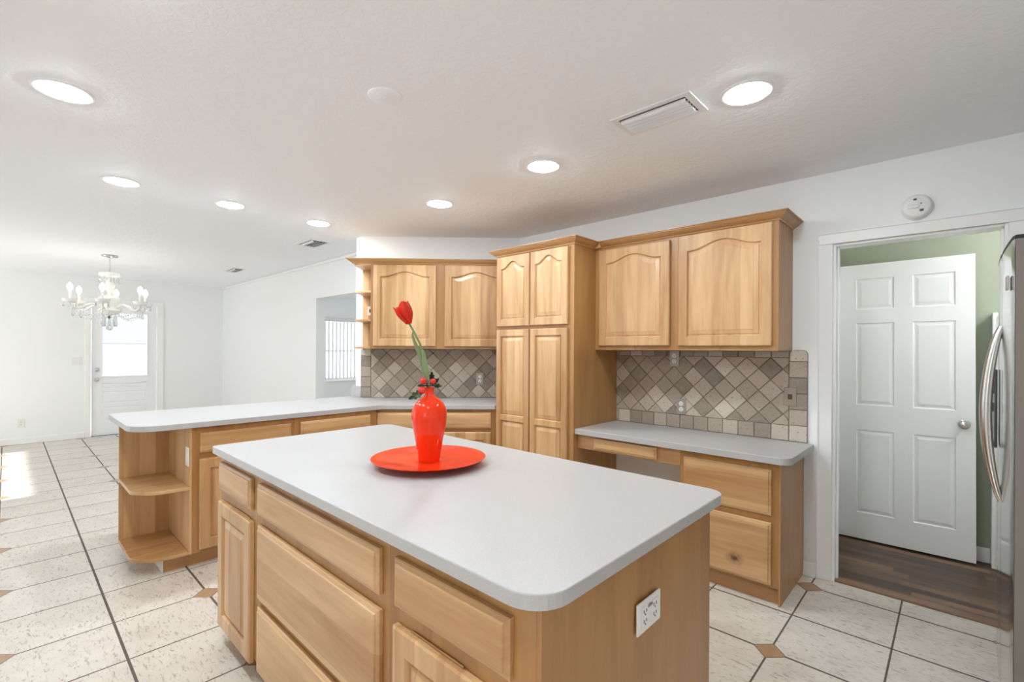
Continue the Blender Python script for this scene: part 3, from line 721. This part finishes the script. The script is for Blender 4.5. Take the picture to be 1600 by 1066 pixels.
# ------------------------------------------------------------------ outlets and switches (local: plate in x,z, front to -y)
def outlet(label, loc, rotz, kind='outlet', mat='plastic', horizontal=False, w=.07, h=.115, name='wall_outlet', cat='outlet', face='plastic'):
    o = thing(name, label, cat, loc, rotz)
    obj('cover_plate', B(-w/2, w/2, -.006, -.0005, -h/2, h/2, bev=.002), M[mat], o)
    if kind == 'outlet':
        for k, dz in enumerate((-.020, .020)):
            bm = lathe(bmesh.new(), [(0, -.0062), (.0165, -.0062), (.0165, -.0085), (0, -.0085)], 20, (0, 0, 0), 'y')
            bmesh.ops.translate(bm, vec=(0, 0, dz), verts=bm.verts[:]); r_ = obj('receptacle', bm, M[face], o)
            bm = bmesh.new(); box(bm, -.0075, -.0050, -.0092, -.0088, dz+.000, dz+.009); box(bm, .0050, .0075, -.0092, -.0088, dz, dz+.008); box(bm, -.002, .002, -.0092, -.0088, dz-.010, dz-.005)
            obj('slots', bm, M['slot'], r_)
    elif kind == 'switch':
        for dx in ((0,) if w < .09 else (-.023, .023)):
            obj('toggle', B(dx-.005, dx+.005, -.018, -.0062, -.004, .012, bev=.002), M['plastic'], o)
    elif kind == 'rocker':
        obj('rocker', B(-.012, .012, -.0078, -.0062, -.03, .03, bev=.001), M['plastic'], o)
    elif kind == 'duplex_wide':
        for k, dx in enumerate((-.026, .026)):
            obj('insert', B(dx-.020, dx+.020, -.0078, -.0062, -.026, .026, bev=.001), M[face], o)
            bm = bmesh.new()
            for dz in (-.014, .010):
                box(bm, dx-.008, dx-.005, -.0085, -.0081, dz, dz+.008); box(bm, dx+.005, dx+.008, -.0085, -.0081, dz, dz+.008); box(bm, dx-.002, dx+.002, -.0085, -.0081, dz-.006, dz-.002)
            obj('slots', bm, M['slot'], o)
        obj('test_button', B(-.012, .012, -.0087, -.0083, .017, .024), M['steel_plate'], o)
    elif kind == 'jack':
        obj('jack', B(-.012, .012, -.0085, -.0062, -.016, .016, bev=.001), M['slot'], o)
    return o
YT = 3.3570
outlet('white outlet on the desk backsplash just above the counter', (-1.453, YT, .965), 0, mat='steel_plate')
outlet('metal-plated outlet tucked right under the right wall cabinet', (-1.507, YT, 1.311), 0, mat='steel_plate')
outlet('stone-coloured phone jack plate at the right border of the desk backsplash', (-.755, YT, 1.085), 0, 'jack', 'stone_plate', name='phone_jack', cat='jack')
q = dpt(-.157, WO-.0135*S2); outlet('metal-plated outlet on the diagonal stone backsplash near the pantry', (q[0], q[1], 1.090), PI/4, mat='steel_plate')
q = dpt(-1.205, WO-.0125*S2); outlet('small dark jack on the back of the corner end shelves', (dpt(-1.19, WO-.031)[0]+.003, dpt(-1.19, WO-.031)[1]-.003, 1.728), PI/4, 'jack', w=.055, h=.085, name='phone_jack', cat='jack')
outlet('white switch on the open end shelf side of the peninsula', (PF-.04, .7805, .69), 0, 'rocker', w=.07, h=.115, name='light_switch', cat='switch')
outlet('white wide outlet plate on the island end panel', (-.5705, 1.119, .706), PI/2, 'duplex_wide', w=.122, h=.078)
outlet('white double switch plate left of the half-glass door', (-9.599, .73, 1.156), PI/2, 'switch', w=.115, h=.115, name='light_switch', cat='switch')
outlet('white outlet low on the far dining wall', (-9.599, .15, .295), PI/2)

# ------------------------------------------------------------------ ceiling fixtures
def downlight(label, x, y):
    o = thing('recessed_light', label, 'light', (x, y, ZC), 0, 'recessed ceiling lights')
    obj('trim_ring', lathe(bmesh.new(), [(.080, -.0006), (.102, -.0006), (.102, -.004), (.094, -.008), (.084, -.006), (.080, -.003), (.080, -.0006)], 40), M['trim'], o, smooth=40)
    obj('lens', lathe(bmesh.new(), [(0, -.020), (.03, -.019), (.055, -.0155), (.072, -.009), (.079, -.0035), (.079, -.001), (0, -.001)], 40), M['lens'], o)
    return o
d0 = downlight('lit recessed ceiling light at the far left, nearest the viewer on the dining side', -2.72, .160)
for lab, x, y in (('lit recessed ceiling light nearest the chandelier', -3.925, .505), ('lit recessed ceiling light, middle of the row above the peninsula', -3.95, 1.140),
                  ('lit recessed ceiling light closest to the ceiling register above the passage', -3.965, 1.815), ('lit recessed ceiling light beside the large ceiling register', -.635, 2.09),
                  ('lit recessed ceiling light in front of the pantry and desk cabinets', -1.755, 2.13), ('lit recessed ceiling light in front of the corner wall cabinet', -2.768, 2.17)):
    dup(d0, (x, y, ZC), label=lab)
dup(d0, (-1.72, .16, ZC), label='unseen recessed light added over the viewer for brightness, left one')  # this pair is out of view, added to lift the kitchen's brightness
dup(d0, (-.63, .16, ZC), label='unseen recessed light added over the viewer for brightness, right one')
M['dome'] = emit('added_dome_glow', (1, .965, .96), 26.0)  # glow of a hidden dome, added to brighten the hall door
hl = thing('added_hall_light', 'unseen dome light added to brighten the hall, up behind the doorway head', 'light', (.80, 3.72, ZC))
obj('base', lathe(bmesh.new(), [(0, -.0006), (.15, -.0006), (.155, -.02), (.145, -.024), (0, -.024)], 32), M['trim'], hl, smooth=40)
obj('dome', lathe(bmesh.new(), [(.142, -.0245), (.135, -.045), (.10, -.075), (.05, -.092), (0, -.097)], 32), M['dome'], hl, smooth=180)
bc = thing('ceiling_cover', 'round white blank cover on the ceiling above the island', 'cover', (-1.764, 1.092, ZC))
obj('cover', lathe(bmesh.new(), [(0, -.012), (.060, -.011), (.070, -.006), (.072, -.0006), (0, -.0006)], 36), M['ceiling'], bc, smooth=40)
obj('screw', lathe(bmesh.new(), [(0, -.0145), (.004, -.0140), (.004, -.0122), (0, -.0122)], 10), M['trim'], bc)
def register(label, x, y, lx, ly, away=0):
    o = thing('ceiling_vent', label, 'vent', (x, y, ZC), 0, 'ceiling registers')
    bm = bmesh.new()
    for a in ((-lx/2, lx/2, -ly/2, -ly/2+.025), (-lx/2, lx/2, ly/2-.025, ly/2), (-lx/2, -lx/2+.03, -ly/2+.025, ly/2-.025), (lx/2-.03, lx/2, -ly/2+.025, ly/2-.025)): box(bm, a[0], a[1], a[2], a[3], -.007, -.0006)
    obj('frame', bm, M['vent'], o)
    obj('backing', B(-lx/2+.03, lx/2-.03, -ly/2+.025, ly/2-.025, -.002, -.0008), M['slot'], o)
    n = 5; y0 = -ly/2+.040; step = (ly-.07)/n
    for k in range(n):
        bm = bmesh.new(); a = y0+k*step+.002
        P = [(a, -.004), (a+step*.10, -.013), (a+step*.34, -.019), (a+step*.62, -.0205)]
        if k >= n-away: P = [(2*a+step*.7-yy, zz) for yy, zz in P]
        lo = [(bm.verts.new((-lx/2+.034, yy, zz)), bm.verts.new((lx/2-.034, yy, zz))) for yy, zz in P]
        hi = [(bm.verts.new((-lx/2+.034, yy+.0006, zz+.0018)), bm.verts.new((lx/2-.034, yy+.0006, zz+.0018))) for yy, zz in P]
        for i in range(3):
            bm.faces.new((lo[i][0], lo[i][1], lo[i+1][1], lo[i+1][0])); bm.faces.new((hi[i+1][0], hi[i+1][1], hi[i][1], hi[i][0]))
        for i in (0, 3): bm.faces.new((lo[i][0], lo[i][1], hi[i][1], hi[i][0]))
        for s in (0, 1): bm.faces.new([lo[i][s] for i in range(4)]+[hi[i][s] for i in (3, 2, 1, 0)])
        bmesh.ops.recalc_face_normals(bm, faces=bm.faces[:])
        obj('blade', bm, M['vent'], o, smooth=40)
    return o
register('large white ceiling register in front of the desk cabinets', -.99, 2.015, .375, .205)
register('white ceiling register above the passage near the diagonal wall', -4.765, 2.125, .36, .22, 4)
register('small white ceiling register farthest off over the dining area', -7.215, 2.135, .38, .17, 4)
sd = thing('smoke_detector', 'round white smoke detector above the right doorway', 'detector', (-.158, 3.3695, 2.152))
obj('base', lathe(bmesh.new(), [(0, -.0005), (.068, -.0005), (.068, -.012), (.066, -.014), (0, -.014)], 40, axis='y'), M['plastic'], sd, smooth=40)
obj('cover', lathe(bmesh.new(), [(.064, -.0142), (.064, -.022), (.058, -.032), (.050, -.035), (0, -.036)], 40, axis='y'), M['plastic'], sd, smooth=40)
bm = bmesh.new(); box(bm, -.034, .014, -.041, -.0362, -.010, .010, bev=.0045); obj('test_button', bm, M['plastic'], sd, smooth=40)
for q in ((-.012, .002, .032, .042), (.014, .030, -.030, -.018), (.016, .024, .010, .015)): obj('marking', B(q[0], q[1], -.0366, -.0362, q[2], q[3]), M['dark_gray'], sd)

# ------------------------------------------------------------------ chandelier
CH = thing('chandelier', 'white milk-glass chandelier with lit candle bulbs and crystal drops', 'chandelier', (-7.2, .824, ZC))
obj('canopy', lathe(bmesh.new(), [(0, -.0006), (.075, -.0006), (.078, -.008), (.070, -.016), (.03, -.022), (.012, -.030), (0, -.030)], 32), M['chrome'], CH, smooth=40)
bm = bmesh.new()
for k in range(9):
    z = -.040-k*.018
    pts = [((.007*math.cos(a) if k % 2 else 0), (0 if k % 2 else .007*math.cos(a)), z+.012*math.sin(a)) for a in [2*PI*i/10 for i in range(11)]]
    tube(bm, pts, .0018, 5, cap=False)
obj('chain', bm, M['chrome'], CH)
obj('top_bowl', lathe(bmesh.new(), [(0, -.195), (.06, -.198), (.098, -.205), (.102, -.225), (.096, -.245), (.07, -.250), (.02, -.252), (0, -.252)], 32), M['milk'], CH, smooth=50)
obj('column', lathe(bmesh.new(), [(.012, -.253), (.020, -.27), (.045, -.33), (.05, -.36), (.035, -.40), (.018, -.44), (.03, -.46), (.085, -.48), (.105, -.50), (.10, -.53), (.06, -.57), (.045, -.60), (.09, -.62), (.11, -.645), (.09, -.67), (.06, -.69), (.02, -.70), (0, -.70)], 28), M['milk'], CH, smooth=50)
obj('finial', sphere(bmesh.new(), (0, 0, -.72), .018), M['dark_gray'], CH, smooth=180)
def crystal(bm, x, y, z, L=.05, r=.010):
    return lathe(bm, [(0, z), (r*.35, z-.004), (r*.5, z-L*.35), (r, z-L*.72), (r*.7, z-L*.9), (0, z-L)], 6, (x, y, 0))
for k in range(10):
    a = 2*PI*k/10; obj('crystal_drop', crystal(bmesh.new(), .094*math.cos(a), .094*math.sin(a), -.246, .075), M['crystal'], CH)
A0 = math.radians(103.5)
for k in range(6):
    a = A0 + 2*PI*k/6; ca, sa = math.cos(a), math.sin(a)
    pr_ = [(.05, -.62), (.10, -.60), (.16, -.575), (.22, -.60), (.28, -.635), (.335, -.625), (.355, -.585)]
    # smooth the arm with a Catmull-Rom pass
    sp_ = []
    for i in range(len(pr_)-1):
        p0, p1, p2, p3 = pr_[max(i-1, 0)], pr_[i], pr_[i+1], pr_[min(i+2, len(pr_)-1)]
        for s in range(4):
            u_ = s/4; sp_.append(tuple(.5*((2*p1[j])+(-p0[j]+p2[j])*u_+(2*p0[j]-5*p1[j]+4*p2[j]-p3[j])*u_*u_+(-p0[j]+3*p1[j]-3*p2[j]+p3[j])*u_**3) for j in (0, 1)))
    sp_.append(pr_[-1])
    obj('arm', tube(bmesh.new(), [(r*ca, r*sa, z) for r, z in sp_], .012, 10), M['milk'], CH, smooth=60)
    cx_, cy_ = .355*ca, .355*sa
    obj('drip_dish', lathe(bmesh.new(), [(0, -.584), (.03, -.583), (.055, -.575), (.066, -.555), (.070, -.535), (.066, -.536), (.055, -.565), (.03, -.575), (0, -.576)], 20, (cx_, cy_, 0)), M['milk'], CH, smooth=50)
    obj('candle', lathe(bmesh.new(), [(0, -.575), (.022, -.574), (.018, -.555), (.011, -.545), (.011, -.455), (0, -.455)], 14, (cx_, cy_, 0)), M['milk'], CH, smooth=40)
    obj('bulb', lathe(bmesh.new(), [(.008, -.4545), (.012, -.445), (.023, -.425), (.026, -.405), (.020, -.380), (.009, -.362), (0, -.356)], 14, (cx_, cy_, 0)), M['bulb'], CH, smooth=180)
    bm = bmesh.new()
    for j in range(6):
        b_ = 2*PI*j/6; crystal(bm, cx_+.060*math.cos(b_), cy_+.060*math.sin(b_), -.570, .055, .009)
    obj('crystal_fringe', bm, M['crystal'], CH)
    bm = bmesh.new(); a2 = a + PI/3
    for j in range(15):
        u_ = j/14; x = .33*((1-u_)*ca+u_*math.cos(a2)); y = .33*((1-u_)*sa+u_*math.sin(a2))
        sphere(bm, (x, y, -.635-.085*math.sin(PI*u_)), .0085, 1, 8, 6)
    obj('bead_garland', bm, M['crystal'], CH, smooth=180)
    bm = bmesh.new()
    for j in range(12):
        u_ = j/11; sphere(bm, ((.33-.26*u_)*ca, (.33-.26*u_)*sa, -.64-.10*math.sin(PI*u_)-.02*u_), .0075, 1, 8, 6)
    obj('bead_garland', bm, M['crystal'], CH, smooth=180)
    obj('crystal_drop', crystal(bmesh.new(), .33*ca, .33*sa, -.645, .085, .015), M['crystal'], CH)
for k in range(8):
    a = 2*PI*k/8; obj('crystal_drop', crystal(bmesh.new(), .062*math.cos(a), .062*math.sin(a), -.70, .13, .015), M['crystal'], CH)
obj('crystal_ball', sphere(bmesh.new(), (0, 0, -.84), .032, 1, 14, 10), M['crystal'], CH)

# ------------------------------------------------------------------ plate, vase, flowers
PC = Vector((-1.542, 1.163, .908))
pl_ = obj('charger_plate', lathe(bmesh.new(), [(0, .0145), (.05, .0145), (.052, .0150), (.075, .0135), (.10, .0135), (.13, .0150), (.150, .0195), (.165, .0205), (.168, .0213), (.185, .0245), (.188, .0253), (.207, .0295), (.222, .0330), (.2265, .0325), (.2225, .0285), (.18, .0195), (.13, .0095), (.125, .0005), (.118, .0005), (.115, .006), (0, .006)], 72),
          M['red_plate'], loc=PC, smooth=35)
tag(pl_, 'large glossy red-orange charger plate under the vase on the island', 'plate')
VC = Vector((PC.x, PC.y, .908+.0152))
prof = [(0, .001), (.036, .001), (.041, .0), (.043, .006), (.0465, .03), (.053, .07), (.0605, .11), (.0670, .145), (.0705, .175), (.0700, .195), (.0650, .215), (.0545, .233), (.0400, .247), (.0265, .257), (.0190, .267), (.0175, .277), (.0185, .286), (.0205, .291), (.0190, .2925), (.0165, .289), (.0150, .277), (.0155, .266), (.03, .250), (.05, .23), (.055, .18), (.04, .05), (.03, .01), (0, .008)]
va = obj('vase', lathe(bmesh.new(), prof, 64), M['red'], loc=VC, smooth=60)
tag(va, 'glossy red-orange bottle vase standing on the red plate', 'vase')
def vp(px, py, dep=0.0):
    """point in the vase's facing plane, measured in the photograph's scale at that distance"""
    return R0*((px-670)/391.0) + Vector((0, 0, (722.5-py)/391.0)) + Fv*dep
tl = thing('tulip', 'single red tulip on a long stem leaning left from the vase', 'flower', VC)
sp_ = [vp(670, 640), vp(668, 612), vp(663, 585), vp(660, 560), vp(655, 540), vp(646, 522), vp(638, 508)]
obj('stem', tube(bmesh.new(), sp_, [.005, .005, .005, .0048, .0042, .0040, .0042], 10), M['stem'], tl, smooth=60)
def leaf_bm(path, widths, side, fold=.3, th=.0012):
    bm = bmesh.new(); side = Vector(side).normalized(); rows = []; n = len(path)
    for i, p in enumerate(path):
        d = (path[min(i+1, n-1)]-path[max(i-1, 0)]).normalized(); nn = d.cross(side).normalized(); w = widths[i]
        rows.append([(p-side*w+nn*w*fold), p, (p+side*w+nn*w*fold)])
    top = [[bm.verts.new(q) for q in r] for r in rows]
    for a, b2 in zip(top, top[1:]):
        for k in range(2): bm.faces.new((a[k], a[k+1], b2[k+1], b2[k]))
    bmesh.ops.solidify(bm, geom=bm.faces[:], thickness=th)
    return bm
obj('leaf', leaf_bm([vp(667, 606), vp(664, 585), vp(657, 560), vp(648, 540), vp(643, 527), vp(644, 517)], [.006, .010, .011, .008, .005, .001], R0+Fv*.5), M['leaf'], tl, smooth=60)
obj('leaf', leaf_bm([vp(669, 606, -.006), vp(665, 585, -.008), vp(662, 568, -.009), vp(661, 555, -.008), vp(659, 545, -.006)], [.006, .012, .012, .008, .001], R0-Fv*.2), M['leaf'], tl, smooth=60)
obj('leaf', leaf_bm([vp(668, 600, .006), vp(660, 580, .008), vp(656, 562, .008), vp(655, 548, .006)], [.006, .010, .009, .001], R0), M['leaf'], tl, smooth=60)
ax = (vp(628, 478)-vp(637.5, 508)).normalized(); head = vp(637.5, 508)
e1 = R0 - ax*R0.dot(ax); e1.normalize(); e2 = ax.cross(e1)
def petal_bm(ang, L, wid, open_, lean=0.0, ins=0.0):
    """cupped tulip petal: wide rounded blade wrapping the flower's axis"""
    bm = bmesh.new(); g = []; n = 12
    for i in range(n+1):
        v_ = i/n; rad = (.006+.0265*math.sin(min(1, .12+v_*1.15)*PI/2)*(1-.34*max(0, v_-.45)/.55))*(1+open_*v_)-ins
        hw = max(.0012, .5*wid*math.sqrt(max(0, 1-((v_-.52)/.50)**2)) if v_ > .08 else .5*wid*.45)
        row = []
        for k in range(9):
            s = (k-4)/4; a_ = ang + s*hw/max(rad, .012)
            row.append(bm.verts.new(head + ax*(L*v_*(1-.03*s*s)) + (e1*math.cos(a_)+e2*math.sin(a_))*rad + (e1*math.cos(ang)+e2*math.sin(ang))*lean*v_*v_))
        g.append(row)
    for a, b2 in zip(g, g[1:]):
        for k in range(8): bm.faces.new((a[k], a[k+1], b2[k+1], b2[k]))
    bmesh.ops.solidify(bm, geom=bm.faces[:], thickness=.0011)
    bmesh.ops.recalc_face_normals(bm, faces=bm.faces[:])
    return bm
for ang, L, wid, op, le, ins in ((-.15, .090, .062, 0, .0, 0), (-1.35, .092, .062, 0, .0, .002), (1.35, .086, .060, 0, 0, .0015), (-2.75, .080, .052, .12, .016, .0), (2.70, .082, .050, .08, .010, .003), (-.8, .086, .056, 0, 0, .006)):
    obj('petal', petal_bm(ang, L, wid, op, le, ins), M['petal'], tl, smooth=80)
ho = thing('holly_sprig', 'red holly berries with dark spiky leaves tucked in the vase mouth', 'sprig', VC)
for px_, py_, r, d_ in ((662, 597, .0145, -.022), (661, 611, .0160, -.034), (676, 598, .0125, -.006)):
    bm = sphere(bmesh.new(), vp(px_, py_, d_), r, .95, 16, 12); obj('berry', bm, M['berry'], ho, smooth=180)
bm = bmesh.new()
for a in ((669, 622, 0), (667, 628, 0)): pass
for e_ in ((662, 600, -.014), (662, 608, -.030), (676, 600, -.006), (657, 614, -.034), (683, 603, .004), (672, 592, .012)): tube(bm, [vp(670+(e_[0]-670)*.15, 606, .011 if e_[2] >= 0 else -.011), vp(670+(e_[0]-670)*.6, min(603, e_[1]), e_[2]*.8-(.006 if e_[2] < 0 else -.004)), vp(*e_)], .0016, 6)
obj('twig', bm, M['twig'], ho)
def holly_bm(base, tip, w, nrm):
    bm = bmesh.new(); d = tip-base; L = d.length; d.normalize(); s = d.cross(Vector(nrm)).normalized(); n_ = s.cross(d)
    left, right, mid = [], [], []
    for i in range(9):
        u_ = i/8; ww = w*math.sin(PI*min(.97, max(.03, u_)))*(1.0 if i % 2 else .55); c = base+d*(L*u_)-n_*(.006*math.sin(PI*u_))
        mid.append(bm.verts.new(c)); left.append(bm.verts.new(c+s*ww+n_*ww*.35)); right.append(bm.verts.new(c-s*ww+n_*ww*.35))
    for i in range(8):
        bm.faces.new((mid[i], left[i], left[i+1], mid[i+1])); bm.faces.new((right[i], mid[i], mid[i+1], right[i+1]))
    bmesh.ops.solidify(bm, geom=bm.faces[:], thickness=.0008); return bm
for b_, t__, w in (((665, 611, -.033), (640, 625, -.034), .020), ((674, 603, -.012), (691, 605, -.014), .012), ((672, 600, .013), (673, 583, .010), .014), ((673, 602, .010), (684, 594, .012), .013), ((664, 604, -.022), (653, 604, -.024), .010)):
    obj('leaf', holly_bm(vp(*b_), vp(*t__), w, -Fv+Vector((0, 0, .5))), M['holly'], ho)

# ------------------------------------------------------------------ refrigerator (faces -X)
FR = thing('refrigerator', 'stainless side-by-side refrigerator with bowed handles at the right edge', 'refrigerator', (.137, 3.02, 0), -PI/2)
# local: x runs from far (0) to near (.76), -y is the front
FW, FH = .76, 1.745
obj('body', B(.004, FW-.004, .075, .70, .03, FH-.03, bev=.004), M['steel_dark'], FR)
def bulged(x0, x1, z0, z1, t=.066, bulge=.008, R=FW):
    n = 12; front = []; pts = []
    for i in range(n+1):
        x = x0+(x1-x0)*i/n; u_ = (x-R/2)/(R/2); pts.append((x, -bulge*(1-u_*u_)))
    poly = [(x0, t)]+[(x0, 0.004+pts[0][1])]+[(x, y) for x, y in pts[1:-1]]+[(x1, .004+pts[-1][1])]+[(x1, t)]
    bm = prism(bmesh.new(), poly, z0, z1, bev=.003); return bm
M['door_edge'] = plain('taupe_door_edge', (.20, .175, .155), .42)
for xa, xb in ((.002, FW/2-.003), (FW/2+.003, FW-.002)):
    fd = obj('door', bulged(xa, xb, .09, FH, t=.004), M['steel'], FR, smooth=30)
    obj('top_trim', bulged(xa, xb, FH+.0005, FH+.012, t=.03), M['black'], fd)
    obj('door_edge', B(xa, xb, .0045, .066, .09, FH, bev=.003), M['door_edge'], fd)
obj('grille', B(.02, FW-.02, .03, .06, .012, .085), M['black'], FR)
obj('top_cap', B(.004, FW-.004, .035, .30, FH+.001, FH+.012, bev=.003), M['black'], FR)
def handle(x, z0, z1, bow=.043):
    n = 22; pts = []; rr = []
    for i in range(n+1):
        u_ = i/n; s = math.sin(PI*u_)**.75 if 0 < u_ < 1 else 0
        pts.append((x, -.008-bow*s, z0+(z1-z0)*u_)); rr.append(.009+.009*s)
    return tube(bmesh.new(), pts, rr, 12)
obj('handle', handle(FW/2-.035, .80, 1.47), M['chrome'], FR, smooth=60)
obj('handle', handle(FW/2+.035, .80, 1.47), M['chrome'], FR, smooth=60)
dsp = obj('water_dispenser', B(.085, .255, -.021, -.012, .98, 1.30, bev=.003), M['dark_gray'], FR)
obj('control_panel', B(.095, .245, -.0225, -.0212, 1.20, 1.29), M['black'], dsp)
obj('spout', B(.15, .19, -.033, -.0212, 1.12, 1.16, bev=.003), M['steel_plate'], dsp)
obj('drip_tray', B(.10, .24, -.040, -.0212, .985, 1.0, bev=.002), M['steel_plate'], dsp)
obj('badge', B(FW-.115, FW-.055, -.0125, -.006, 1.585, 1.63, bev=.001), M['steel_plate'], FR)
for x in (.03, FW-.09): obj('hinge_cover', B(x, x+.06, .036, .095, FH+.0125, FH+.025, bev=.004), M['dark_gray'], FR)
for x in (.06, FW-.06):
    for y in (.14, .62): obj('foot', lathe(bmesh.new(), [(0, 0), (.02, 0), (.02, .012), (.008, .014), (.008, .030), (0, .030)], 12, (x, y, 0)), M['black'], FR)
